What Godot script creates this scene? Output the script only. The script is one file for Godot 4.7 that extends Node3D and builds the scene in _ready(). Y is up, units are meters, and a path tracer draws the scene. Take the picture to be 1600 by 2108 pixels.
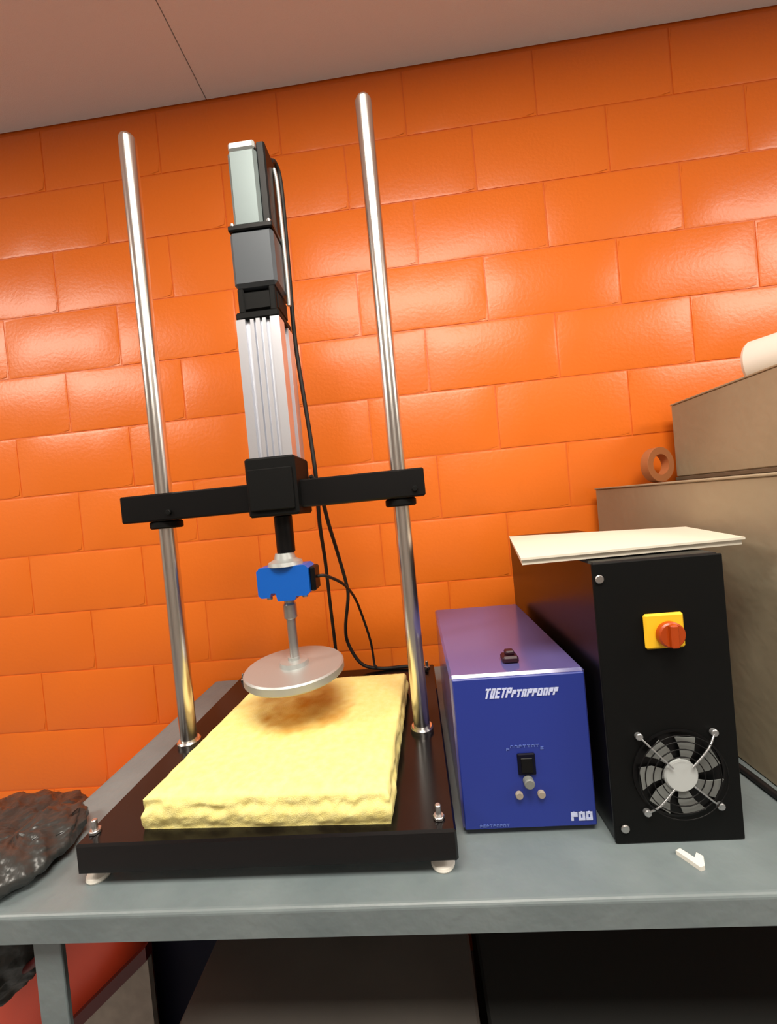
extends Node3D
# Bench-top foam compression tester in front of an orange painted block wall.
# Axes: wall face at z = 0, bench top at y = 0, x to the right along the wall, z towards the viewer.

const CEIL := 1.902
const FLOOR := -0.95
const COURSE := 0.2032
var used := {}
var M := {}

# ---------------------------------------------------------------- materials
func mat(c: Color, rough := 0.5, metal := 0.0, bump := 0.0, freq := 0.02, tile := 4.0) -> StandardMaterial3D:
	var m := StandardMaterial3D.new()
	m.albedo_color = c
	m.roughness = rough
	m.metallic = metal
	if bump > 0.0:
		m.normal_enabled = true
		m.normal_scale = bump
		m.normal_texture = bump_tex(freq)
		m.uv1_triplanar = true
		m.uv1_scale = Vector3.ONE * tile
	return m

var bump_cache := {}
func bump_tex(freq: float) -> ImageTexture:
	if bump_cache.has(freq):
		return bump_cache[freq]
	var n := FastNoiseLite.new()
	n.seed = 7; n.frequency = freq; n.fractal_octaves = 4
	var im := n.get_seamless_image(512, 512)
	im.convert(Image.FORMAT_RGBA8)
	im.bump_map_to_normal_map(4.0)
	var t := ImageTexture.create_from_image(im)
	bump_cache[freq] = t
	return t

func tone_tex(a: Color, b: Color, freq: float, sd := 3, octaves := 4) -> ImageTexture:
	var n := FastNoiseLite.new()
	n.seed = sd; n.frequency = freq; n.fractal_octaves = octaves
	var src := n.get_seamless_image(256, 256)
	var im := Image.create(256, 256, false, Image.FORMAT_RGB8)
	for y in 256:
		for x in 256:
			im.set_pixel(x, y, a.lerp(b, src.get_pixel(x, y).r))
	return ImageTexture.create_from_image(im)

func toned(m: StandardMaterial3D, a: Color, b: Color, freq := 0.02, tile := 2.0, sd := 3) -> StandardMaterial3D:
	m.albedo_color = Color.WHITE
	m.albedo_texture = tone_tex(a, b, freq, sd)
	m.uv1_triplanar = true
	m.uv1_scale = Vector3.ONE * tile
	return m

# ---------------------------------------------------------------- mesh helpers
func mb() -> SurfaceTool:
	var st := SurfaceTool.new()
	st.begin(Mesh.PRIMITIVE_TRIANGLES)
	st.set_smooth_group(-1)
	return st

func tri(st: SurfaceTool, a: Vector3, b: Vector3, c: Vector3, out: Vector3) -> void:
	if (a - c).cross(a - b).dot(out) < 0.0:
		var t := b; b = c; c = t
	st.add_vertex(a); st.add_vertex(b); st.add_vertex(c)

func quad(st: SurfaceTool, a: Vector3, b: Vector3, c: Vector3, d: Vector3, out: Vector3) -> void:
	tri(st, a, b, c, out); tri(st, a, c, d, out)

# chamfered box
func cbox(st: SurfaceTool, c: Vector3, s: Vector3, r := 0.003, xf := Transform3D.IDENTITY) -> void:
	var h := s * 0.5
	r = minf(r, minf(h.x, minf(h.y, h.z)) * 0.9)
	st.set_smooth_group(-1)
	var P := func(ax: int, sx: float, sy: float, sz: float) -> Vector3:
		var v := Vector3(sx * (h.x - r), sy * (h.y - r), sz * (h.z - r))
		if ax == 0: v.x = sx * h.x
		elif ax == 1: v.y = sy * h.y
		else: v.z = sz * h.z
		return xf * (c + v)
	var B := xf.basis
	for s1 in [-1.0, 1.0]:
		quad(st, P.call(0, s1, -1, -1), P.call(0, s1, 1, -1), P.call(0, s1, 1, 1), P.call(0, s1, -1, 1), B * Vector3(s1, 0, 0))
		quad(st, P.call(1, -1, s1, -1), P.call(1, 1, s1, -1), P.call(1, 1, s1, 1), P.call(1, -1, s1, 1), B * Vector3(0, s1, 0))
		quad(st, P.call(2, -1, -1, s1), P.call(2, 1, -1, s1), P.call(2, 1, 1, s1), P.call(2, -1, 1, s1), B * Vector3(0, 0, s1))
		for s2 in [-1.0, 1.0]:
			quad(st, P.call(0, s1, s2, -1), P.call(0, s1, s2, 1), P.call(1, s1, s2, 1), P.call(1, s1, s2, -1), B * Vector3(s1, s2, 0))
			quad(st, P.call(0, s1, -1, s2), P.call(0, s1, 1, s2), P.call(2, s1, 1, s2), P.call(2, s1, -1, s2), B * Vector3(s1, 0, s2))
			quad(st, P.call(1, -1, s1, s2), P.call(1, 1, s1, s2), P.call(2, 1, s1, s2), P.call(2, -1, s1, s2), B * Vector3(0, s1, s2))
			for s3 in [-1.0, 1.0]:
				tri(st, P.call(0, s1, s2, s3), P.call(1, s1, s2, s3), P.call(2, s1, s2, s3), B * Vector3(s1, s2, s3))

# from min corner to max corner
func bx(st: SurfaceTool, lo: Vector3, hi: Vector3, r := 0.003) -> void:
	cbox(st, (lo + hi) * 0.5, hi - lo, r)

# lathe about y: profile of Vector2(radius, height) from bottom to top
func lathe(st: SurfaceTool, prof: Array, seg := 32, xf := Transform3D.IDENTITY, smooth := false) -> void:
	for i in prof.size() - 1:
		st.set_smooth_group(1 if smooth else i + 1)
		var p: Vector2 = prof[i]
		var q: Vector2 = prof[i + 1]
		var d := q - p
		var nr := d.y
		var ny := -d.x
		for k in seg:
			var a0 := TAU * k / seg
			var a1 := TAU * (k + 1) / seg
			var am := (a0 + a1) * 0.5
			var out := xf.basis * Vector3(cos(am) * nr, ny, sin(am) * nr)
			var A := xf * Vector3(p.x * cos(a0), p.y, p.x * sin(a0))
			var Bq := xf * Vector3(p.x * cos(a1), p.y, p.x * sin(a1))
			var C := xf * Vector3(q.x * cos(a1), q.y, q.x * sin(a1))
			var D := xf * Vector3(q.x * cos(a0), q.y, q.x * sin(a0))
			if p.x > 1e-6: tri(st, A, Bq, C, out)
			if q.x > 1e-6: tri(st, A, C, D, out)
	st.set_smooth_group(-1)

func cyl(st: SurfaceTool, r: float, y0: float, y1: float, ch := 0.002, seg := 32, xf := Transform3D.IDENTITY) -> void:
	lathe(st, [Vector2(0, y0), Vector2(r - ch, y0), Vector2(r, y0 + ch), Vector2(r, y1 - ch), Vector2(r - ch, y1), Vector2(0, y1)], seg, xf)

func toward_z(at: Vector3) -> Transform3D:      # lathe axis y -> +z
	return Transform3D(Basis(Vector3.RIGHT, PI / 2), at)

func tube(st: SurfaceTool, pts: Array, r: float, seg := 10, sub := 8) -> void:
	var cv := Curve3D.new()
	for i in pts.size():
		var a: Vector3 = pts[maxi(i - 1, 0)]
		var b: Vector3 = pts[mini(i + 1, pts.size() - 1)]
		var t := (b - a) / 6.0
		cv.add_point(pts[i], -t, t)
	var path := []
	for i in pts.size() - 1:
		for k in sub:
			path.append(cv.sample(i, float(k) / sub))
	path.append(pts[-1])
	st.set_smooth_group(1)
	var rings := []
	var up := Vector3(0.31, 0.2, 0.93)
	for i in path.size():
		var d: Vector3 = (path[mini(i + 1, path.size() - 1)] - path[maxi(i - 1, 0)]).normalized()
		var u := (up - d * up.dot(d)).normalized()
		var v := d.cross(u)
		up = u
		var ring := []
		for k in seg:
			var an := TAU * k / seg
			ring.append(path[i] + (u * cos(an) + v * sin(an)) * r)
		rings.append(ring)
	for i in path.size() - 1:
		for k in seg:
			var k2 := (k + 1) % seg
			var o: Vector3 = rings[i][k] + rings[i][k2] - path[i] * 2.0
			quad(st, rings[i][k], rings[i][k2], rings[i + 1][k2], rings[i + 1][k], o)
	for e in [0, path.size() - 1]:
		st.set_smooth_group(2 + e)
		var out: Vector3 = path[0] - path[1] if e == 0 else path[e] - path[e - 1]
		for k in seg:
			tri(st, path[e], rings[e][k], rings[e][(k + 1) % seg], out)
	st.set_smooth_group(-1)

# extrude a polygon (Vector2 x, y2) along a direction given by xf: local (x, y, 0..depth on z)
func extrude(st: SurfaceTool, poly: PackedVector2Array, depth: float, xf := Transform3D.IDENTITY) -> void:
	st.set_smooth_group(-1)
	var idx := Geometry2D.triangulate_polygon(poly)
	var B := xf.basis
	for i in range(0, idx.size(), 3):
		for e in [0.0, depth]:
			var n := Vector3(0, 0, 1 if e > 0.0 else -1)
			tri(st, xf * Vector3(poly[idx[i]].x, poly[idx[i]].y, e), xf * Vector3(poly[idx[i + 1]].x, poly[idx[i + 1]].y, e), xf * Vector3(poly[idx[i + 2]].x, poly[idx[i + 2]].y, e), B * n)
	var cw := Geometry2D.is_polygon_clockwise(poly)
	for i in poly.size():
		var a := poly[i]
		var b := poly[(i + 1) % poly.size()]
		var d := b - a
		var n2 := Vector2(d.y, -d.x)
		if cw: n2 = -n2
		quad(st, xf * Vector3(a.x, a.y, 0), xf * Vector3(b.x, b.y, 0), xf * Vector3(b.x, b.y, depth), xf * Vector3(a.x, a.y, depth), B * Vector3(n2.x, n2.y, 0))

# a closed superellipsoid-like lump, moved by a callable(unit direction, point) -> point
func lump(st: SurfaceTool, c: Vector3, rad: Vector3, e: float, nu: int, nv: int, warp: Callable) -> void:
	var g := []
	for j in nv + 1:
		var row := []
		var ph := PI * (float(j) / nv - 0.5)
		for i in nu:
			var th := TAU * i / nu
			var d := Vector3(cos(ph) * cos(th), sin(ph), cos(ph) * sin(th))
			var s := Vector3(signf(d.x) * pow(absf(d.x), e), signf(d.y) * pow(absf(d.y), e), signf(d.z) * pow(absf(d.z), e))
			row.append(warp.call(d, c + s * rad))
		g.append(row)
	st.set_smooth_group(1)
	for j in nv:
		for i in nu:
			var i2 := (i + 1) % nu
			var out: Vector3 = (g[j][i] + g[j + 1][i2]) * 0.5 - c
			if j > 0: tri(st, g[j][i], g[j][i2], g[j + 1][i2], out)
			if j < nv - 1: tri(st, g[j][i], g[j + 1][i2], g[j + 1][i], out)
	st.set_smooth_group(-1)

# ---------------------------------------------------------------- objects
func numbered(parent: Node, called: String) -> String:
	var key := str(parent.get_instance_id()) + called
	var n: int = used.get(key, -1) + 1
	used[key] = n
	return called if n == 0 else "%s_%03d" % [called, n]

func obj(called: String, st: SurfaceTool, m: Material, parent: Node = self) -> MeshInstance3D:
	st.generate_normals()
	return put(called, st.commit(), m, parent)

func put(called: String, mesh: Mesh, m: Material, parent: Node = self) -> MeshInstance3D:
	var o := MeshInstance3D.new()
	o.name = numbered(parent, called)
	o.mesh = mesh
	o.material_override = m
	o.cast_shadow = GeometryInstance3D.SHADOW_CASTING_SETTING_ON
	parent.add_child(o, true)
	return o

func tag(o: Node, label: String, category: String, group := "") -> Node:
	o.set_meta("label", label)
	o.set_meta("category", category)
	if group != "": o.set_meta("group", group)
	return o

func thing(called: String, label: String, category: String, at := Vector3.ZERO, group := "") -> Node3D:
	var o := Node3D.new()
	o.name = numbered(self, called)
	add_child(o, true)
	o.position = at
	tag(o, label, category, group)
	return o

func struct(called: String, st: SurfaceTool, m: Material) -> MeshInstance3D:
	var o := obj(called, st, m)
	o.set_meta("kind", "structure")
	return o

# ================================================================= scene
func _ready() -> void:
	# --- camera (wide phone lens, rolled a little) ---
	var cam := Camera3D.new()
	cam.name = "camera"
	cam.fov = rad_to_deg(2.0 * atan(1054.0 / 793.68))
	cam.near = 0.02
	cam.far = 30.0
	cam.transform = Transform3D(Basis(Vector3.UP, 0.0623) * Basis(Vector3.RIGHT, -0.0146) * Basis(Vector3.BACK, -0.0944), Vector3(0.1001, 0.5266, 1.2473))
	add_child(cam)
	cam.current = true

	# --- environment ---
	var we := WorldEnvironment.new()
	we.name = "world_environment"
	var env := Environment.new()
	env.background_mode = Environment.BG_COLOR
	env.background_color = Color(0.05, 0.05, 0.05)
	env.tonemap_mode = Environment.TONE_MAPPER_LINEAR
	env.tonemap_exposure = 1.0
	env.sdfgi_enabled = true
	env.ssao_enabled = true
	env.ssil_enabled = true
	we.environment = env
	add_child(we)

	# --- ceiling troffers: glowing panel plus an area light just below it ---
	make_materials()
	for l in [[Vector3(0.20, CEIL, 1.45), "directly above the test stand", 4.7], [Vector3(-2.35, CEIL, 1.45), "left of the test stand", 4.7], [Vector3(2.60, CEIL, 1.45), "above the right end of the workbench", 4.7], [Vector3(0.20, CEIL, 3.3), "behind the viewer", 1.4]]:
		troffer(l[0], l[2], l[1])

	room()
	bench()
	test_stand()
	foam()
	blue_box()
	control_cabinet()
	cartons()
	small_things()
	under_bench()

func make_materials() -> void:
	M.orange = []
	for k in 3:
		var m := mat(Color8([240, 239, 241][k], [120, 119, 121][k], [33, 33, 34][k]), 0.33, 0.0, 0.15, 0.03, 4.0)
		M.orange.append(m)
	M.joint = mat(Color8(228, 108, 26), 0.45, 0.0, 0.3, 0.03, 5.0)
	M.white_wall = mat(Color8(158, 154, 147), 0.8)
	M.ceiling = mat(Color8(226, 232, 236), 0.85, 0.0, 0.3, 0.1, 6.0)
	M.ceil_gap = mat(Color8(120, 112, 105), 0.9)
	M.floor = toned(mat(Color.WHITE, 0.6), Color8(128, 130, 132), Color8(146, 148, 150), 0.02, 1.0)
	M.bench = toned(mat(Color.WHITE, 0.42, 0.0, 0.12, 0.05, 3.0), Color8(106, 118, 121), Color8(126, 137, 139), 0.01, 1.5)
	M.black = mat(Color8(9, 9, 10), 0.42)
	M.black.metallic_specular = 0.35
	M.black_base = mat(Color8(13, 10, 11), 0.2)
	M.black_base.metallic_specular = 0.42
	M.black_matt = mat(Color8(8, 9, 9), 0.6)
	M.black_matt.metallic_specular = 0.3
	M.black_paint = mat(Color8(9, 9, 10), 0.28)
	M.rubber = mat(Color8(20, 19, 19), 0.6)
	M.chrome = mat(Color8(232, 230, 226), 0.24, 1.0)
	M.alu = mat(Color8(225, 228, 236), 0.38, 0.85)
	M.alu_dull = mat(Color8(188, 192, 190), 0.45, 0.6, 0.15, 0.1, 10.0)
	M.steel = mat(Color8(190, 188, 186), 0.3, 0.9)
	M.motor = mat(Color8(120, 133, 134), 0.4, 0.4)
	M.gearbox = mat(Color8(78, 84, 90), 0.45, 0.3)
	M.blue_cell = mat(Color8(14, 92, 190), 0.32)
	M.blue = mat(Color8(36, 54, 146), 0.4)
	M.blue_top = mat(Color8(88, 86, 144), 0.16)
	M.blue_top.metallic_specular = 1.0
	M.navy = mat(Color8(7, 8, 30), 0.65)
	M.navy.metallic_specular = 0.3
	M.white_print = mat(Color8(205, 215, 250), 0.5)
	M.pale_print = mat(Color8(90, 112, 190), 0.5)
	M.white = mat(Color8(235, 232, 222), 0.5)
	M.offwhite = mat(Color8(228, 222, 205), 0.6)
	M.yellow = mat(Color8(255, 200, 40), 0.4)
	M.red_knob = mat(Color8(176, 66, 10), 0.35)
	M.fan = mat(Color8(120, 124, 122), 0.45)
	M.hub = mat(Color8(190, 196, 196), 0.45)
	M.wire = mat(Color8(185, 188, 190), 0.3, 0.8)
	M.foam = toned(mat(Color.WHITE, 0.95, 0.0, 0.35, 0.12, 9.0), Color8(246, 230, 138), Color8(252, 242, 168), 0.03, 6.0)
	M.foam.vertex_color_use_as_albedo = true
	M.card = toned(mat(Color.WHITE, 0.8, 0.0, 0.06, 0.06, 3.0), Color8(152, 141, 116), Color8(166, 155, 130), 0.008, 1.0)
	M.card_dark = mat(Color8(104, 90, 72), 0.85)
	M.red = mat(Color8(250, 88, 54), 0.4)
	M.red_dark = mat(Color8(84, 8, 7), 0.5)
	M.catch_dark = mat(Color8(46, 8, 24), 0.5)
	M.bag = mat(Color8(54, 56, 55), 0.34, 0.0, 0.8, 0.02, 3.0)
	M.grey_cab = toned(mat(Color.WHITE, 0.5), Color8(84, 80, 76), Color8(96, 92, 87), 0.01, 1.5)
	M.dark_cab = mat(Color8(44, 45, 44), 0.5)
	M.board = toned(mat(Color.WHITE, 0.6), Color8(150, 140, 128), Color8(172, 160, 148), 0.02, 4.0)
	M.tape = mat(Color8(176, 112, 70), 0.4)

# ---------------------------------------------------------------- lights
func troffer(at: Vector3, energy: float, where: String) -> void:
	var t := thing("ceiling_light", "flat white fluorescent panel light in the ceiling " + where, "ceiling light", at, "ceiling panel lights")
	var st := mb()
	for s in [-1.0, 1.0]:
		bx(st, Vector3(-0.622, -0.012, s * 0.31 - 0.012), Vector3(0.622, -0.0005, s * 0.31 + 0.012))
		bx(st, Vector3(s * 0.61 - 0.012, -0.012, -0.298), Vector3(s * 0.61 + 0.012, -0.0005, 0.298))
	obj("frame", st, M.white, t)
	st = mb()
	bx(st, Vector3(-0.597, -0.008, -0.297), Vector3(0.597, -0.001, 0.297), 0.001)
	var glow := mat(Color8(240, 240, 235), 0.5)
	glow.emission_enabled = true
	glow.emission = Color(1.0, 0.97, 0.92)
	glow.emission_energy_multiplier = 2.5
	obj("diffuser", st, glow, t)
	var a := AreaLight3D.new()
	a.name = "lamp"
	a.area_size = Vector2(1.18, 0.58)
	a.light_color = Color(1.0, 0.965, 0.91)
	a.light_energy = energy
	a.area_range = 12.0
	a.area_attenuation = 2.0
	a.shadow_enabled = true
	a.position = Vector3(0, -0.016, 0)
	a.rotation.x = -PI / 2
	t.add_child(a)

# ---------------------------------------------------------------- setting
func room() -> void:
	# back wall: painted concrete blocks proud of a recessed joint plane
	var X0 := -3.6
	var X1 := 3.8
	var Z1 := 4.2
	var st := mb()
	bx(st, Vector3(X0 - 0.15, FLOOR - 0.15, -0.2), Vector3(X1 + 0.15, CEIL + 0.15, -0.002), 0.0)
	var w := struct("wall_back", st, M.joint)
	var rng := RandomNumberGenerator.new()
	rng.seed = 11
	var variants := []
	for v in 5:
		st = mb()
		block_shape(st, 0.4064 - 0.0045, COURSE - 0.0045, v)
		st.generate_normals()
		variants.append(st.commit())
	for r in range(-11, 4):
		var y0 := 1.2839 + r * COURSE
		var off := 0.3958 + (0.0 if posmod(r, 2) == 1 else 0.2032)
		for k in range(-7, 5):
			var xl := off + k * 0.4064
			if xl < -1.95 or xl > 1.45: continue
			if y0 + COURSE > CEIL + 0.005: continue
			var o := put("block", variants[rng.randi() % 5], M.orange[rng.randi() % 3], w)
			o.position = Vector3(xl + 0.2032, y0 + COURSE * 0.5, -0.0055 + rng.randf_range(-0.0006, 0.0006))
	# the other walls, floor, ceiling
	st = mb(); bx(st, Vector3(X0 - 0.15, FLOOR - 0.15, -0.0035), Vector3(X0, CEIL + 0.15, Z1 + 0.15), 0.0)
	struct("wall_left", st, M.white_wall)
	st = mb(); bx(st, Vector3(X1, FLOOR - 0.15, -0.0035), Vector3(X1 + 0.15, CEIL + 0.15, Z1 + 0.15), 0.0)
	struct("wall_right", st, M.white_wall)
	st = mb(); bx(st, Vector3(X0, FLOOR - 0.15, Z1), Vector3(X1, CEIL + 0.15, Z1 + 0.15), 0.0)
	struct("wall_front", st, M.white_wall)
	st = mb(); bx(st, Vector3(X0, FLOOR - 0.15, -0.0035), Vector3(X1, FLOOR, Z1), 0.0)
	struct("floor", st, M.floor)
	# ceiling boards with a thin joint between them
	st = mb(); bx(st, Vector3(X0, CEIL + 0.008, -0.0035), Vector3(X1, CEIL + 0.15, Z1), 0.0)
	var c := struct("ceiling", st, M.ceil_gap)
	var xs := [X0, -2.883, -0.443, 1.997, X1]
	var zs := [0.0, 2.4, Z1]
	for i in xs.size() - 1:
		for j in 2:
			st = mb()
			bx(st, Vector3(xs[i] + 0.0015, CEIL, zs[j] + 0.0015), Vector3(xs[i + 1] - 0.0015, CEIL + 0.009, zs[j + 1] - 0.0015), 0.001)
			obj("panel", st, M.ceiling, c)

func block_shape(st: SurfaceTool, w: float, h: float, sd: int) -> void:
	# front face a little uneven: a 5 x 3 grid; worn rounded arrises
	var n := FastNoiseLite.new()
	n.seed = 40 + sd; n.frequency = 9.0
	var nx := 8
	var ny := 4
	var g := []
	for j in ny + 1:
		var row := []
		for i in nx + 1:
			var u := (float(i) / nx - 0.5)
			var v := (float(j) / ny - 0.5)
			var edge := i == 0 or j == 0 or i == nx or j == ny
			var s := 1.0
			var z := 0.006 + n.get_noise_2d(u * w, v * h) * 0.0010
			if edge:
				z = 0.0045
			var p := Vector3(u * w, v * h, z)
			if not edge:
				p.x = u * w * (1.0 if absf(u) < 0.49 else 1.0)
				# pull the outermost inner ring towards the edge so the face stays flat
				if i == 1: p.x = -w * 0.5 + 0.007
				if i == nx - 1: p.x = w * 0.5 - 0.007
				if j == 1: p.y = -h * 0.5 + 0.007
				if j == ny - 1: p.y = h * 0.5 - 0.007
			row.append(p * s)
		g.append(row)
	st.set_smooth_group(1)
	for j in ny:
		for i in nx:
			quad(st, g[j][i], g[j][i + 1], g[j + 1][i + 1], g[j + 1][i], Vector3(0, 0, 1))
	st.set_smooth_group(-1)
	for i in nx:
		for j in [0, ny]:
			var a: Vector3 = g[j][i]
			var b: Vector3 = g[j][i + 1]
			quad(st, a, b, Vector3(b.x, b.y, -0.02), Vector3(a.x, a.y, -0.02), Vector3(0, -1 if j == 0 else 1, 0))
	for j in ny:
		for i in [0, nx]:
			var a: Vector3 = g[j][i]
			var b: Vector3 = g[j + 1][i]
			quad(st, a, b, Vector3(b.x, b.y, -0.02), Vector3(a.x, a.y, -0.02), Vector3(-1 if i == 0 else 1, 0, 0))

func bench() -> void:
	var t := thing("workbench", "grey painted metal workbench along the orange wall carrying the test stand", "workbench")
	var x0 := -0.599
	var x1 := 1.45
	var st := mb()
	# top sheet with folded front and side lips
	var prof := PackedVector2Array()   # (z, y) profile of the top, front fold rounded
	prof.append(Vector2(0.012, 0.0)); prof.append(Vector2(0.012, -0.035)); prof.append(Vector2(0.016, -0.035)); prof.append(Vector2(0.016, -0.004))
	prof.append(Vector2(0.742, -0.004)); prof.append(Vector2(0.7445, -0.006)); prof.append(Vector2(0.7445, -0.040)); prof.append(Vector2(0.7485, -0.040))
	for k in 5:
		var a := PI * 0.5 * k / 4.0
		prof.append(Vector2(0.7425 + 0.006 * cos(a), -0.006 + 0.006 * sin(a)))
	extrude(st, prof, x1 - x0, Transform3D(Basis(Vector3(0, 0, 1), Vector3(0, 1, 0), Vector3(1, 0, 0)), Vector3(x0, 0, 0)))
	bx(st, Vector3(x0 - 0.004, -0.040, 0.012), Vector3(x0, 0.0, 0.7445), 0.001)
	bx(st, Vector3(x1, -0.040, 0.012), Vector3(x1 + 0.004, 0.0, 0.7445), 0.001)
	obj("top", st, M.bench, t)
	for p in [Vector2(-0.508, 0.71), Vector2(-0.508, 0.06), Vector2(1.36, 0.71), Vector2(1.36, 0.06)]:
		st = mb()
		# angle-iron leg: two flanges
		bx(st, Vector3(p.x, FLOOR, p.y + 0.018), Vector3(p.x + 0.042, -0.004, p.y + 0.022), 0.001)
		bx(st, Vector3(p.x, FLOOR, p.y - 0.022), Vector3(p.x + 0.004, -0.004, p.y + 0.0179), 0.001)
		obj("leg", st, M.bench, t)

# ---------------------------------------------------------------- the test stand
func test_stand() -> void:
	var t := thing("foam_test_stand", "tall test stand with two chrome rods, black crossbar and actuator on dark base", "test stand", Vector3(-0.164, 0, 0.433))
	var off := -t.position
	# base plate
	var st := mb()
	bx(st, Vector3(-0.4475, 0.022, 0.153) + off, Vector3(0.1194, 0.0675, 0.713) + off, 0.003)
	var base := obj("base_plate", st, M.black_base, t)
	for p in [Vector2(-0.4335, 0.690), Vector2(0.0965, 0.6915), Vector2(-0.428, 0.176), Vector2(0.100, 0.176)]:
		var foot_xf := Transform3D(Basis.IDENTITY, Vector3(p.x, 0, p.y) + off)
		st = mb()
		lathe(st, [Vector2(0, 0.0), Vector2(0.016, 0.0), Vector2(0.0175, 0.003), Vector2(0.0165, 0.007), Vector2(0.007, 0.011), Vector2(0, 0.011)], 24, foot_xf)
		obj("levelling_foot", st, M.white, base)
		st = mb()
		cyl(st, 0.0042, 0.0112, 0.088, 0.001, 12, foot_xf)
		obj("stud", st, M.steel, base)
		st = mb()
		cyl(st, 0.0085, 0.0675, 0.073, 0.001, 6, foot_xf)
		obj("lock_nut", st, M.steel, base)
	# rods
	for x in [-0.4141, 0.0784]:
		st = mb()
		var xf := Transform3D(Basis.IDENTITY, Vector3(x, 0, 0.4696) + off)
		lathe(st, [Vector2(0, 0.0675), Vector2(0.0165, 0.0675), Vector2(0.0165, 1.330), Vector2(0.0135, 1.3363), Vector2(0, 1.3365)], 40, xf)
		var rod := obj("rod", st, M.chrome, t)
		st = mb()
		lathe(st, [Vector2(0.0167, 0.0675), Vector2(0.023, 0.0675), Vector2(0.023, 0.075), Vector2(0.0205, 0.078), Vector2(0.0167, 0.078)], 32, xf)
		obj("collar", st, M.chrome, rod)
	# crossbar
	st = mb()
	bx(st, Vector3(-0.486, 0.541, 0.440) + off, Vector3(0.1285, 0.5955, 0.5046) + off, 0.003)
	var bar := obj("crossbar", st, M.black, t)
	for x in [-0.4141, 0.0784]:
		st = mb()
		cyl(st, 0.031, 0.5245, 0.5405, 0.003, 32, Transform3D(Basis.IDENTITY, Vector3(x, 0, 0.4696) + off))
		obj("clamp_collar", st, M.black_matt, bar)
		st = mb()
		cyl(st, 0.006, 0, 0.005, 0.001, 6, toward_z(Vector3(x + 0.03, 0.556, 0.5046) + off))
		obj("clamp_screw", st, M.black_matt, bar)
	st = mb()
	bx(st, Vector3(-0.212, 0.5285, 0.430) + off, Vector3(-0.1135, 0.6425, 0.528) + off, 0.004)
	bx(st, Vector3(-0.206, 0.5405, 0.5275) + off, Vector3(-0.1195, 0.620, 0.5335) + off, 0.002)
	obj("mount_block", st, M.black_matt, bar)
	# actuator: extruded aluminium barrel with slots
	st = mb()
	var w := 0.0425
	var pr := PackedVector2Array()
	pr.append(Vector2(-w, -w)); pr.append(Vector2(w, -w))
	pr.append(Vector2(w, -0.012)); pr.append(Vector2(w - 0.008, -0.012)); pr.append(Vector2(w - 0.008, 0.012)); pr.append(Vector2(w, 0.012))
	# front (+y2) face: right rib, slot, three ridges, slot, left rib
	for q in [[w, w], [0.0245, w], [0.0235, w - 0.009], [0.0165, w - 0.009], [0.0155, w - 0.002], [0.0085, w - 0.002], [0.0075, w - 0.008], [0.0045, w - 0.008], [0.004, w - 0.001], [-0.004, w - 0.001], [-0.0045, w - 0.008], [-0.0075, w - 0.008], [-0.0085, w - 0.002], [-0.0155, w - 0.002], [-0.0165, w - 0.009], [-0.0235, w - 0.009], [-0.0245, w], [-w, w]]:
		pr.append(Vector2(q[0], q[1]))
	extrude(st, pr, 0.268, Transform3D(Basis(Vector3(1, 0, 0), Vector3(0, 0, 1), Vector3(0, 1, 0)), Vector3(-0.1615, 0.6425, 0.4745) + off))
	var act := obj("actuator_barrel", st, M.alu, t)
	# black coupling head above the barrel
	st = mb()
	bx(st, Vector3(-0.204, 0.9105, 0.434) + off, Vector3(-0.119, 0.9255, 0.5165) + off, 0.003)
	bx(st, Vector3(-0.2, 0.925, 0.440) + off, Vector3(-0.1215, 0.9715, 0.510) + off, 0.008)
	for s in [-1.0, 1.0]:
		bx(st, Vector3(-0.1605 + s * 0.031 - 0.006, 0.9245, 0.49) + off, Vector3(-0.1605 + s * 0.031 + 0.006, 0.9725, 0.513) + off, 0.002)
	obj("end_cap", st, M.black_matt, act)
	# gearbox and motor
	st = mb()
	bx(st, Vector3(-0.2005, 0.972, 0.434) + off, Vector3(-0.1155, 1.079, 0.5185) + off, 0.006)
	var gear := obj("gearbox", st, M.gearbox, t)
	st = mb()
	bx(st, Vector3(-0.2015, 1.0785, 0.4335) + off, Vector3(-0.1145, 1.0895, 0.5195) + off, 0.002)
	obj("flange", st, M.black, gear)
	for s in [-1.0, 1.0]:
		for q in [-1.0, 1.0]:
			st = mb()
			cyl(st, 0.0045, 1.0893, 1.0955, 0.001, 12, Transform3D(Basis.IDENTITY, Vector3(-0.158 + s * 0.036, 0, 0.4765 + q * 0.036) + off))
			obj("screw", st, M.steel, gear)
	st = mb()
	bx(st, Vector3(-0.1925, 1.0895, 0.442) + off, Vector3(-0.1355, 1.240, 0.511) + off, 0.006)
	var motor := obj("motor", st, M.motor, t)
	st = mb()
	bx(st, Vector3(-0.1905, 1.2395, 0.444) + off, Vector3(-0.138, 1.2575, 0.5085) + off, 0.004)
	obj("end_cap", st, M.alu_dull, motor)
	st = mb()
	bx(st, Vector3(-0.1357, 1.0925, 0.444) + off, Vector3(-0.1185, 1.2525, 0.5065) + off, 0.003)
	obj("terminal_cover", st, M.black, motor)
	st = mb()
	tube(st, [Vector3(-0.116, 1.233, 0.462) + off, Vector3(-0.1125, 1.20, 0.462) + off, Vector3(-0.1115, 1.12, 0.462) + off, Vector3(-0.111, 1.02, 0.462) + off, Vector3(-0.112, 0.955, 0.462) + off], 0.004, 8)
	obj("conduit", st, M.alu_dull, motor)
	# drive rod, load cell, pad
	st = mb()
	cyl(st, 0.0185, 0.452, 0.5284, 0.002, 28, Transform3D(Basis.IDENTITY, Vector3(-0.166, 0, 0.4696) + off))
	obj("drive_rod", st, M.black, t)
	st = mb()
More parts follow.
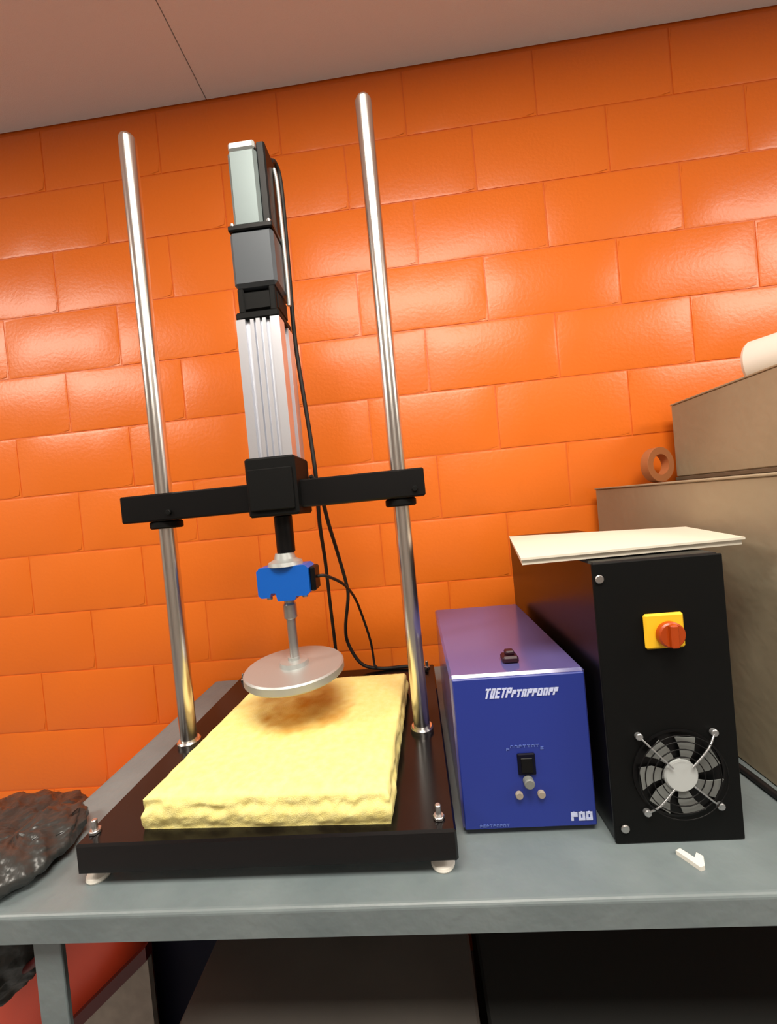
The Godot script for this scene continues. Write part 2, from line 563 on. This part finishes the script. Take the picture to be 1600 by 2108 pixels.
	var cellc := Vector3(-0.170, 0, 0.4696) + off
	# S shaped cell body cut from a block: side profile with two slots, run through in depth
	var s_poly := PackedVector2Array()
	for q in [[-0.053, 0.372], [-0.047, 0.366], [-0.030, 0.366], [-0.027, 0.375], [-0.018, 0.375], [-0.014, 0.358], [0.020, 0.358], [0.024, 0.366], [0.046, 0.366], [0.053, 0.373], [0.053, 0.420], [0.046, 0.427], [-0.046, 0.427], [-0.053, 0.420]]:
		s_poly.append(Vector2(q[0], q[1]))
	extrude(st, s_poly, 0.052, Transform3D(Basis.IDENTITY, cellc + Vector3(0, 0, -0.026)))
	var cell := obj("load_cell", st, M.blue_cell, t)
	st = mb()
	lathe(st, [Vector2(0, 0.4265), Vector2(0.036, 0.4265), Vector2(0.034, 0.434), Vector2(0.022, 0.440), Vector2(0.019, 0.452), Vector2(0, 0.452)], 28, Transform3D(Basis.IDENTITY, cellc))
	obj("flange", st, M.alu_dull, cell)
	for s in [-1.0, 1.0]:
		st = mb()
		cyl(st, 0.006, 0.3595, 0.3665, 0.001, 12, Transform3D(Basis.IDENTITY, cellc + Vector3(s * 0.037, 0, 0.008)))
		obj("screw", st, M.steel, cell)
	st = mb()
	bx(st, cellc + Vector3(0.0525, 0.372, -0.02), cellc + Vector3(0.064, 0.421, 0.02), 0.003)
	obj("connector", st, M.black, cell)
	st = mb()
	lathe(st, [Vector2(0, 0.225), Vector2(0.0095, 0.225), Vector2(0.0095, 0.315), Vector2(0.0135, 0.318), Vector2(0.0135, 0.345), Vector2(0.0105, 0.349), Vector2(0.0105, 0.3584), Vector2(0, 0.3584)], 24, Transform3D(Basis.IDENTITY, cellc))
	obj("pad_rod", st, M.steel, t)
	st = mb()
	var tilt := Transform3D(Basis(Vector3(0, 0, 1), 0.0) * Basis(Vector3.RIGHT, 0.02), Vector3(-0.172, 0.211, 0.4696) + off)
	lathe(st, [Vector2(0, -0.010), Vector2(0.098, -0.010), Vector2(0.101, -0.007), Vector2(0.101, 0.006), Vector2(0.098, 0.009), Vector2(0.030, 0.0095), Vector2(0.028, 0.018), Vector2(0.012, 0.020), Vector2(0.012, 0.026), Vector2(0, 0.026)], 64, tilt)
	obj("pad", st, M.alu_dull, t)

func foam() -> void:
	var t := thing("foam_block", "pale yellow square foam block with brown patch under the pad, lying on the dark base", "foam block", Vector3(-0.153, 0.0675, 0.497))
	var n := FastNoiseLite.new()
	n.seed = 5; n.frequency = 14.0; n.fractal_octaves = 4
	var n2 := FastNoiseLite.new()
	n2.seed = 9; n2.frequency = 60.0; n2.fractal_octaves = 3
	var A := Vector3(-0.355, 0, 0.688) - t.position      # corners seen from above
	var B := Vector3(0.027, 0, 0.698) - t.position
	var C := Vector3(0.046, 0, 0.305) - t.position
	var D := Vector3(-0.325, 0, 0.300) - t.position
	var H := 0.0495
	var at := func(u: float, v: float, h: float) -> Vector3:
		var p: Vector3 = A.lerp(B, u).lerp(D.lerp(C, u), v)
		return Vector3(p.x, h, p.z)
	var ctr: Vector3 = at.call(0.5, 0.5, H * 0.5)
	var rough := func(p: Vector3, side: Vector3) -> Vector3:
		# cut sides are torn: move along the side's normal; a crease runs below the top lip of the front
		var k := n.get_noise_3dv(p) * 0.005 + n2.get_noise_3dv(p) * 0.0014
		var q: float = clampf(p.y / H, 0.0, 1.0)
		var crease := -0.005 * exp(-pow((q - 0.70 - n.get_noise_1d(p.x * 3.0) * 0.2) / 0.16, 2.0)) * (0.6 + n.get_noise_1d(p.x * 1.7 + 4.0))
		var belly := 0.004 * sin(q * PI)
		var fade: float = clampf(minf(q, 1.0 - q) * 6.0, 0.0, 1.0)
		return p + side * ((k + crease + belly) * fade - 0.0015 * (1.0 - fade) * (1.0 if q > 0.5 else 0.0))
	var st := mb()
	st.set_smooth_group(1)
	var N := 90
	var K := 16
	var top := func(u: float, v: float) -> Vector3:
		var p: Vector3 = at.call(u, v, H)
		var e: float = minf(minf(u, 1.0 - u), minf(v, 1.0 - v))
		p.y += n.get_noise_2d(p.x * 0.5, p.z * 0.5) * 0.0016 + n2.get_noise_2d(p.x, p.z) * 0.0006
		p.y -= 0.004 * exp(-e / 0.016)
		if e <= 0.0:
			p.y = H
			var c := p - ctr
			c.y = 0.0
			p = rough.call(p, sidedir(u, v))
			p.y -= 0.004 + n.get_noise_2d(p.x * 2.0, p.z * 2.0) * 0.002
		return p
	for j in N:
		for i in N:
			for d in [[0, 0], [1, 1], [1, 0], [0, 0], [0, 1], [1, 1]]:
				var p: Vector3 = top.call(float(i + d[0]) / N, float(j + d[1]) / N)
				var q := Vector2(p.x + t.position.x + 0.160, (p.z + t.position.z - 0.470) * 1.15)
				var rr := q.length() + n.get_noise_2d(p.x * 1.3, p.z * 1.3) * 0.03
				st.set_color(Color.WHITE.lerp(Color(0.70, 0.42, 0.20), (1.0 - smoothstep(0.055, 0.115, rr)) * (0.85 + 0.5 * n.get_noise_2d(p.z, p.x))))  # tints a roundish, uneven patch of the foam top brown below the pad
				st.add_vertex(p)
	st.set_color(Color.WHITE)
	for s in 4:
		for i in N:
			for k in K:
				var ps := []
				for d in [[0, 0], [1, 0], [1, 1], [0, 1]]:
					var f := float(i + d[0]) / N
					var uv: Vector2 = [Vector2(f, 0), Vector2(1, f), Vector2(f, 1), Vector2(0, f)][s]
					var kk: int = k + d[1]
					if kk == K:
						ps.append(top.call(uv.x, uv.y))
					else:
						var te: Vector3 = top.call(uv.x, uv.y)
						var p: Vector3 = at.call(uv.x, uv.y, H * kk / K)
						p = rough.call(p, sidedir(uv.x, uv.y))
						p.y = te.y * kk / K
						ps.append(p)
				quad(st, ps[0], ps[1], ps[2], ps[3], [Vector3(0, 0, 1), Vector3(1, 0, 0), Vector3(0, 0, -1), Vector3(-1, 0, 0)][s])
	st.set_smooth_group(-1)
	quad(st, at.call(0, 0, 0), at.call(1, 0, 0), at.call(1, 1, 0), at.call(0, 1, 0), Vector3.DOWN)
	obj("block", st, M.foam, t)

func sidedir(u: float, v: float) -> Vector3:
	var d := Vector3.ZERO
	if v <= 0.0: d.z += 1.0
	if v >= 1.0: d.z -= 1.0
	if u <= 0.0: d.x -= 1.0
	if u >= 1.0: d.x += 1.0
	return d.normalized() if d != Vector3.ZERO else Vector3.UP

# ---------------------------------------------------------------- blue controller
func blue_box() -> void:
	var t := thing("blue_controller_box", "small royal blue metal controller box with white lettering beside the test stand", "controller", Vector3(0.2365, 0, 0.47))
	var x0 := -0.1035
	var x1 := 0.1035
	var zf := 0.178
	var st := mb()
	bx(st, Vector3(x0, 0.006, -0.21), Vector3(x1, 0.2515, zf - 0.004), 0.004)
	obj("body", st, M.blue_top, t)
	st = mb()
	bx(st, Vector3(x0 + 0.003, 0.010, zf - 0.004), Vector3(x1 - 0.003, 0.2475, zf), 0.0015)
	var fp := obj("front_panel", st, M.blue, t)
	for p in [Vector2(-0.085, 0.15), Vector2(0.085, 0.15), Vector2(-0.085, -0.18), Vector2(0.085, -0.18)]:
		st = mb()
		cyl(st, 0.010, 0.0, 0.0062, 0.001, 16, Transform3D(Basis.IDENTITY, Vector3(p.x, 0, p.y)))
		obj("rubber_foot", st, M.rubber, t)
	# heading: a slanted bold white line of lettering, too small to read
	var rng := RandomNumberGenerator.new()
	rng.seed = 21
	st = mb()
	var sh := Transform3D(Basis(Vector3(1, 0, 0), Vector3(0.32, 1, 0), Vector3(0, 0, 1)), Vector3.ZERO)
	var x := -0.054
	var i := 0
	while x < 0.053:
		var w := rng.randf_range(0.0056, 0.0078)
		var h := 0.0155 if i < 5 else 0.0118
		letter(st, x, 0.2155, w, h, rng.randi() % 5, 0.0028, zf, 0.32)
		x += w + 0.0012
		i += 1
	obj("heading", st, M.white_print, fp)
	# maker's mark, lower right
	st = mb()
	x = 0.062
	for k in 3:
		letter(st, x, 0.019, 0.0098, 0.0135, [1, 0, 0][k], 0.0038, zf, 0.0)
		x += 0.0112
	obj("corner_mark", st, M.white_print, fp)
	st = mb()
	x = -0.078
	for k in 9:
		letter(st, x, 0.014, 0.0042, 0.0045, rng.randi() % 5, 0.0011, zf, 0.0)
		x += 0.0052
	obj("small_print", st, M.pale_print, fp)
	# connector recess, knob and the two little buttons, with an arc of faint print over them
	var cx := 0.002
	st = mb()
	bx(st, Vector3(cx - 0.0135, 0.094, zf - 0.001), Vector3(cx + 0.0135, 0.128, zf + 0.003), 0.0015)
	var so := obj("socket", st, M.navy, fp)
	st = mb()
	bx(st, Vector3(cx - 0.009, 0.099, zf + 0.0028), Vector3(cx + 0.009, 0.122, zf + 0.0045), 0.0008)
	obj("socket_insert", st, M.black, so)
	st = mb()
	cyl(st, 0.008, 0, 0.012, 0.0015, 24, toward_z(Vector3(cx, 0.0855, zf - 0.0005)))
	obj("knob", st, M.fan, fp)
	for q in [-0.0155, 0.018]:
		st = mb()
		cyl(st, 0.0058, 0, 0.006, 0.001, 20, toward_z(Vector3(cx + q, 0.0640, zf - 0.0005)))
		obj("button", st, M.board, fp)
	st = mb()
	for k in 9:
		letter(st, cx - 0.029 + k * 0.0065, 0.1365 + (0.0 if k > 0 and k < 8 else -0.004), 0.0048, 0.0042, rng.randi() % 5, 0.001, zf, 0.0)
	obj("small_print", st, M.pale_print, fp)
	# stubby dark catch on the lid
	st = mb()
	bx(st, Vector3(-0.012, 0.2514, 0.118), Vector3(0.014, 0.263, 0.142), 0.003)
	bx(st, Vector3(-0.006, 0.2628, 0.122), Vector3(0.009, 0.270, 0.136), 0.002)
	obj("lid_catch", st, M.catch_dark, t)

# one blocky character made of thin raised strokes
func letter(st: SurfaceTool, x: float, y: float, w: float, h: float, kind: int, s: float, z: float, lean: float) -> void:
	var strokes := []
	match kind:
		0: strokes = [[0, 0, s, h], [w - s, 0, w, h], [0, 0, w, s], [0, h - s, w, h]]
		1: strokes = [[0, 0, s, h], [0, h - s, w, h], [0, h * 0.45, w, h * 0.45 + s], [w - s, h * 0.45, w, h]]
		2: strokes = [[0, 0, s, h], [0, 0, w, s], [0, h * 0.45, w * 0.85, h * 0.45 + s], [0, h - s, w, h]]
		3: strokes = [[0, 0, s, h], [w - s, 0, w, h], [0, h - s, w, h]]
		4: strokes = [[w * 0.5 - s * 0.5, 0, w * 0.5 + s * 0.5, h], [0, h - s, w, h]]
	for r in strokes:
		var pl := PackedVector2Array([Vector2(x + r[0] + lean * r[1], y + r[1]), Vector2(x + r[2] + lean * r[1], y + r[1]), Vector2(x + r[2] + lean * r[3], y + r[3]), Vector2(x + r[0] + lean * r[3], y + r[3])])
		extrude(st, pl, 0.0006 + 0.00012 * strokes.find(r), Transform3D(Basis.IDENTITY, Vector3(0, 0, z + 0.00005 - 0.00001 * strokes.find(r))))

# ---------------------------------------------------------------- black control cabinet
func control_cabinet() -> void:
	var t := thing("control_cabinet", "tall black control cabinet with yellow switch and fan on its front", "cabinet", Vector3(0.4425, 0, 0.43))
	var zf := 0.242
	var w := 0.0895
	var st := mb()
	bx(st, Vector3(-w, 0.0, -0.24), Vector3(w, 0.4165, zf - 0.004), 0.003)
	obj("body", st, M.black_paint, t)
	st = mb()
	bx(st, Vector3(-w - 0.001, 0.001, zf - 0.004), Vector3(w + 0.001, 0.4155, zf), 0.0015)
	var fp := obj("front_panel", st, M.black_matt, t)
	for p in [Vector2(-0.0825, 0.3925), Vector2(-0.0765, 0.0245)]:
		st = mb()
		cyl(st, 0.0062, 0, 0.003, 0.001, 16, toward_z(Vector3(p.x, p.y, zf)))
		obj("screw", st, M.steel, fp)
	# isolator switch
	st = mb()
	bx(st, Vector3(-0.0275, 0.2865, zf - 0.0005), Vector3(0.0275, 0.3375, zf + 0.006), 0.004)
	var sw := obj("switch_plate", st, M.yellow, fp)
	st = mb()
	cyl(st, 0.0185, 0.0055, 0.016, 0.002, 32, toward_z(Vector3(0.004, 0.3085, zf)))
	cbox(st, Vector3(0.004, 0.3085, zf + 0.0185), Vector3(0.011, 0.033, 0.008), 0.002, Transform3D(Basis.IDENTITY, Vector3.ZERO))
	obj("switch_knob", st, M.red_knob, sw)
	# fan behind a finger guard
	var c := Vector3(0.0045, 0.1035, zf)
	st = mb()
	lathe(st, [Vector2(0.0, 0.0003), Vector2(0.061, 0.0003), Vector2(0.061, 0.002), Vector2(0.064, 0.002), Vector2(0.064, 0.0), Vector2(0.0, 0.0)], 48, toward_z(c))
	var fan := obj("fan", st, M.black, fp)
	for k in 7:
		st = mb()
		var a := TAU * k / 7.0 + 0.35
		var poly := PackedVector2Array()
		for q in [[0.022, -0.30], [0.040, -0.26], [0.0575, -0.12], [0.0575, 0.42], [0.040, 0.30], [0.022, 0.22]]:
			poly.append(Vector2(q[0] * cos(q[1]), q[0] * sin(q[1])))
		extrude(st, poly, 0.0012, Transform3D(Basis(Vector3(0, 0, 1), a) * Basis(Vector3.RIGHT, 0.10), c + Vector3(0, 0, 0.0045)))
		obj("blade", st, M.fan, fan)
	st = mb()
	cyl(st, 0.0235, 0.001, 0.009, 0.002, 32, toward_z(c))
	obj("hub", st, M.hub, fan)
	for r in [0.030, 0.041, 0.052, 0.061]:
		st = mb()
		var ring := []
		for k in 41:
			ring.append(c + Vector3(cos(TAU * k / 40.0) * r, sin(TAU * k / 40.0) * r, 0.0115))
		tube(st, ring, 0.0008, 6, 1)
		obj("guard_ring", st, M.black, fan)
	for p in [Vector2(-0.052, 0.0575), Vector2(0.052, 0.0575), Vector2(-0.049, -0.0545), Vector2(0.053, -0.0495)]:
		st = mb()
		var q: Vector2 = p.normalized() * 0.020
		tube(st, [c + Vector3(q.x, q.y, 0.0125), c + Vector3(p.x * 0.7, p.y * 0.7, 0.0125), c + Vector3(p.x, p.y, 0.0045)], 0.0014, 8, 3)
		obj("guard_spoke", st, M.wire, fan)
		st = mb()
		cyl(st, 0.0052, 0, 0.0065, 0.001, 16, toward_z(c + Vector3(p.x, p.y, 0)))
		obj("screw", st, M.wire, fan)
	# white flat board on top
	st = mb()
	var pl := PackedVector2Array([Vector2(0.258, -0.652), Vector2(0.594, -0.630), Vector2(0.640, -0.44), Vector2(0.322, -0.33)])
	extrude(st, pl, 0.008, Transform3D(Basis(Vector3(1, 0, 0), Vector3(0, 0, -1), Vector3(0, 1, 0)), Vector3(0, 0.4185, 0)))
	var lid := PackedVector2Array([Vector2(0.256, -0.655), Vector2(0.597, -0.633), Vector2(0.643, -0.438), Vector2(0.320, -0.327)])
	extrude(st, lid, 0.0035, Transform3D(Basis(Vector3(1, 0, 0), Vector3(0, 0, -1), Vector3(0, 1, 0)), Vector3(0, 0.4262, 0)))
	tag(obj("white_board", st, M.offwhite), "thin off-white flat panel lying crooked on top of the black cabinet", "panel")

# ---------------------------------------------------------------- cartons at the right
func cartons() -> void:
	var t := thing("cardboard_box", "large dull brown cardboard box standing on the bench behind the black cabinet", "box", Vector3(0.98, 0, 0.36))
	var st := mb()
	bx(st, Vector3(-0.32, 0.0, -0.325), Vector3(0.32, 0.518, 0.325), 0.003)
	obj("body", st, M.card, t)
	st = mb()
	bx(st, Vector3(-0.322, 0.5175, -0.327), Vector3(0.0, 0.5215, 0.327), 0.001)
	obj("flap", st, M.card, t)
	st = mb()
	bx(st, Vector3(0.003, 0.5175, -0.327), Vector3(0.322, 0.5215, 0.327), 0.001)
	obj("flap", st, M.card, t)
	var u := thing("cardboard_box", "smaller brown cardboard box stacked on top of the large cardboard box", "box", Vector3(1.086, 0.5225, 0.33))
	st = mb()
	bx(st, Vector3(-0.2, 0.010, -0.275), Vector3(0.2, 0.220, 0.275), 0.003)
	obj("body", st, M.card, u)
	for k in 2:
		st = mb()
		bx(st, Vector3(-0.205 + k * 0.208, 0.0, -0.272), Vector3(-0.003 + k * 0.208, 0.0095, 0.272), 0.001)
		obj("base_flap", st, M.card_dark, u)
	st = mb()
	bx(st, Vector3(-0.2015, 0.2195, -0.2765), Vector3(0.2015, 0.224, 0.2765), 0.001)
	obj("lid_flap", st, M.card, u)
	# small ring standing at the step
	st = mb()
	var ring := Transform3D(Basis(Vector3.UP, 0.35) * Basis(Vector3.RIGHT, PI / 2), Vector3(0.822, 0.5732, 0.075))
	lathe(st, [Vector2(0.030, -0.012), Vector2(0.050, -0.012), Vector2(0.0505, -0.011), Vector2(0.0505, 0.011), Vector2(0.050, 0.012), Vector2(0.030, 0.012), Vector2(0.030, -0.012)], 40, ring)
	tag(obj("tape_ring", st, M.tape), "small brown ring of tape standing on the large cardboard box edge", "tape roll")
	# white roll on the top box
	var r := thing("white_roll", "white roll with a grey core lying on the upper cardboard box", "roll", Vector3(1.02, 0.7467, 0.27))
	st = mb()
	lathe(st, [Vector2(0.018, -0.07), Vector2(0.049, -0.07), Vector2(0.0535, -0.064), Vector2(0.0535, 0.064), Vector2(0.049, 0.07), Vector2(0.018, 0.07), Vector2(0.018, -0.07)], 40, Transform3D(Basis(Vector3.UP, 0.5) * Basis(Vector3.RIGHT, PI / 2), Vector3(0, 0.0535, 0)))
	obj("sheet_roll", st, M.white, r)
	st = mb()
	lathe(st, [Vector2(0.013, -0.071), Vector2(0.0179, -0.071), Vector2(0.0179, 0.071), Vector2(0.013, 0.071), Vector2(0.013, -0.071)], 32, Transform3D(Basis(Vector3.UP, 0.5) * Basis(Vector3.RIGHT, PI / 2), Vector3(0, 0.0535, 0)))
	obj("core", st, M.fan, r)

# ---------------------------------------------------------------- cables and small things
func small_things() -> void:
	var st := mb()
	tube(st, [Vector3(-0.123, 1.2575, 0.455), Vector3(-0.119, 1.267, 0.435), Vector3(-0.116, 1.23, 0.418), Vector3(-0.118, 1.05, 0.415), Vector3(-0.120, 0.90, 0.412), Vector3(-0.108, 0.70, 0.41), Vector3(-0.104, 0.60, 0.41), Vector3(-0.118, 0.50, 0.36), Vector3(-0.140, 0.40, 0.25), Vector3(-0.150, 0.28, 0.20), Vector3(-0.155, 0.12, 0.165), Vector3(-0.155, 0.0745, 0.18)], 0.0048)
	tag(obj("motor_cable", st, M.rubber), "black cable hanging straight down behind the actuator from motor to base", "cable")
	st = mb()
	tube(st, [Vector3(-0.108, 0.606, 0.44), Vector3(-0.098, 0.58, 0.415), Vector3(-0.104, 0.50, 0.33), Vector3(-0.108, 0.42, 0.24), Vector3(-0.101, 0.335, 0.20), Vector3(-0.099, 0.29, 0.195), Vector3(-0.118, 0.20, 0.175), Vector3(-0.118, 0.145, 0.16), Vector3(-0.085, 0.088, 0.165), Vector3(-0.03, 0.0735, 0.172), Vector3(0.05, 0.0735, 0.172), Vector3(0.10, 0.073, 0.20)], 0.0048)
	tag(obj("kinked_cable", st, M.rubber), "dark cable bending halfway down and running right along the base back edge", "cable")
	st = mb()
	tube(st, [Vector3(-0.1055, 0.398, 0.4696), Vector3(-0.09, 0.395, 0.46), Vector3(-0.072, 0.36, 0.38), Vector3(-0.073, 0.30, 0.25), Vector3(-0.068, 0.24, 0.19), Vector3(-0.053, 0.15, 0.165), Vector3(-0.048, 0.083, 0.165), Vector3(-0.042, 0.0825, 0.18)], 0.0034)
	tag(obj("sensor_cable", st, M.rubber), "thin cable curving from the blue load cell down to the base", "cable")
	# power cable on the bench right of the cabinet
	st = mb()
	tube(st, [Vector3(0.5385, 0.05, 0.200), Vector3(0.56, 0.018, 0.19), Vector3(0.595, 0.0072, 0.26), Vector3(0.615, 0.0068, 0.42), Vector3(0.634, 0.0068, 0.53), Vector3(0.640, 0.0068, 0.62), Vector3(0.66, 0.0068, 0.705), Vector3(0.78, 0.0068, 0.715)], 0.006)
	tag(obj("power_cable", st, M.rubber), "black power cable lying on the bench between black cabinet and cardboard box", "cable")
	# white clip on the bench
	st = mb()
	var pl := PackedVector2Array([Vector2(-0.0145, 0.013), Vector2(-0.0065, 0.016), Vector2(0.003, 0.0015), Vector2(0.0105, 0.009), Vector2(0.0155, 0.003), Vector2(0.0075, -0.011), Vector2(0.0005, -0.013)])
	extrude(st, pl, 0.006, Transform3D(Basis(Vector3(1, 0, 0), Vector3(0, 0, -1), Vector3(0, 1, 0)), Vector3(0.4385, 0.0003, 0.7035)))
	tag(obj("white_clip", st, M.white), "small white V-shaped plastic clip on the bench before the black cabinet", "clip")

# ---------------------------------------------------------------- things beside and under the bench
func under_bench() -> void:
	var b := thing("red_bin", "tall red plastic bin standing on the floor under the bench left corner", "bin", Vector3(-0.83, FLOOR, 0.27))
	var st := mb()
	tapered(st, Vector3(0, 0.002, 0), Vector2(0.19, 0.155), Vector2(0.245, 0.19), 0.60)
	obj("body", st, M.red, b)
	st = mb()
	bx(st, Vector3(-0.255, 0.600, -0.20), Vector3(0.255, 0.622, 0.20), 0.006)
	obj("rim", st, M.red, b)
	# crumpled black liner sack bulging from the bin and lapping the bench edge
	var n := FastNoiseLite.new()
	n.seed = 31; n.frequency = 7.0; n.fractal_octaves = 5; n.fractal_gain = 0.62; n.fractal_type = FastNoiseLite.FRACTAL_RIDGED
	st = mb()
	lump(st, Vector3(-0.865, -0.205, 0.51), Vector3(0.205, 0.135, 0.20), 0.75, 150, 90, func(d: Vector3, p: Vector3) -> Vector3:
		var k := n.get_noise_3d(p.dot(Vector3(0.6, 0.6, 0.5)) * 0.4, p.dot(Vector3(-0.7, 0.7, 0.0)) * 1.5, p.dot(Vector3(-0.4, -0.4, 0.8)) * 1.1)
		var q := p + d * (k * 0.020 - 0.008)
		q.y = maxf(q.y, -0.325)
		q.x = minf(q.x, -0.640)
		return q)
	lump(st, Vector3(-0.605, 0.022, 0.655), Vector3(0.088, 0.020, 0.088), 0.9, 100, 40, func(d: Vector3, p: Vector3) -> Vector3:
		var k := n.get_noise_3d((p.x + p.z) * 0.5, p.y, (p.z - p.x) * 1.7)
		var q := p + d * (k * 0.016 - 0.002)
		q.y = maxf(q.y, 0.002)
		if q.x < -0.607: q.y += (q.x + 0.607) * 1.1
		return q)
	tag(obj("black_sack", st, M.bag), "crumpled black plastic sack in the red bin, lapping over bench corner", "sack")
	# leaning board
	var lb := thing("leaning_board", "grey board with slanted dark red edging standing before the red bin under the bench", "board", Vector3(-0.530, FLOOR, 0.490))
	st = mb()
	extrude(st, PackedVector2Array([Vector2(0.0, 0.592), Vector2(0.0, 0.0), Vector2(-0.43, 0.0), Vector2(-0.43, 0.221)]), 0.012, Transform3D.IDENTITY)
	obj("panel", st, M.board, lb)
	st = mb()
	extrude(st, PackedVector2Array([Vector2(0.0, 0.593), Vector2(-0.43, 0.222), Vector2(-0.43, 0.250), Vector2(0.0, 0.621)]), 0.018, Transform3D(Basis.IDENTITY, Vector3(0, 0, -0.003)))
	obj("edging", st, M.red_dark, lb)
	# drooping cable left of the bench post
	st = mb()
	tube(st, [Vector3(-0.56, -0.006, 0.66), Vector3(-0.57, -0.12, 0.65), Vector3(-0.63, -0.21, 0.62), Vector3(-0.732, -0.286, 0.59), Vector3(-0.80, -0.352, 0.57), Vector3(-0.90, -0.50, 0.55), Vector3(-0.94, -0.75, 0.55), Vector3(-0.92, FLOOR + 0.008, 0.56), Vector3(-0.80, FLOOR + 0.008, 0.60)], 0.007)
	tag(obj("drooping_cable", st, M.red_dark), "dark cable drooping from the bench corner past the red bin", "cable")
	# navy crate, grey chest, dark chest
	var nv := thing("navy_crate", "dark navy storage crate under the bench between red bin and grey chest", "crate", Vector3(-0.30, FLOOR, 0.30))
	st = mb()
	bx(st, Vector3(-0.262, 0.0, -0.20), Vector3(0.195, 0.70, 0.155), 0.006)
	obj("body", st, M.navy, nv)
	st = mb()
	bx(st, Vector3(-0.265, 0.70, -0.205), Vector3(0.2, 0.735, 0.16), 0.006)
	obj("lid", st, M.navy, nv)
	var gc := thing("grey_chest", "low grey chest standing on the floor under the front of the bench", "chest", Vector3(-0.119, FLOOR, 0.655))
	st = mb()
	bx(st, Vector3(-0.245, 0.0, -0.137), Vector3(0.245, 0.628, 0.137), 0.004)
	obj("body", st, M.grey_cab, gc)
	st = mb()
	bx(st, Vector3(-0.25, 0.6285, -0.142), Vector3(0.25, 0.65, 0.142), 0.005)
	obj("lid", st, M.grey_cab, gc)
	var dc := thing("dark_chest", "dark charcoal chest under the bench to the right of the grey chest", "chest", Vector3(0.45, FLOOR, 0.50))
	st = mb()
	bx(st, Vector3(-0.30, 0.0, -0.25), Vector3(0.62, 0.61, 0.25), 0.004)
	obj("body", st, M.dark_cab, dc)
	st = mb()
	bx(st, Vector3(-0.305, 0.6105, -0.255), Vector3(0.625, 0.635, 0.255), 0.005)
	obj("lid", st, M.dark_cab, dc)

func tapered(st: SurfaceTool, at: Vector3, lo: Vector2, hi: Vector2, h: float) -> void:
	var a := []
	var b := []
	var seg := 32
	for k in seg:
		var th := TAU * k / seg
		var cx := signf(cos(th)) * pow(absf(cos(th)), 0.35)
		var cz := signf(sin(th)) * pow(absf(sin(th)), 0.35)
		a.append(at + Vector3(cx * lo.x, 0, cz * lo.y))
		b.append(at + Vector3(cx * hi.x, h, cz * hi.y))
	for k in seg:
		var k2 := (k + 1) % seg
		var o: Vector3 = (a[k] + a[k2]) * 0.5 - at
		st.set_smooth_group(1)
		quad(st, a[k], a[k2], b[k2], b[k], o)
		st.set_smooth_group(2)
		tri(st, at, a[k], a[k2], Vector3.DOWN)
		st.set_smooth_group(3)
		tri(st, at + Vector3(0, h, 0), b[k], b[k2], Vector3.UP)
	st.set_smooth_group(-1)
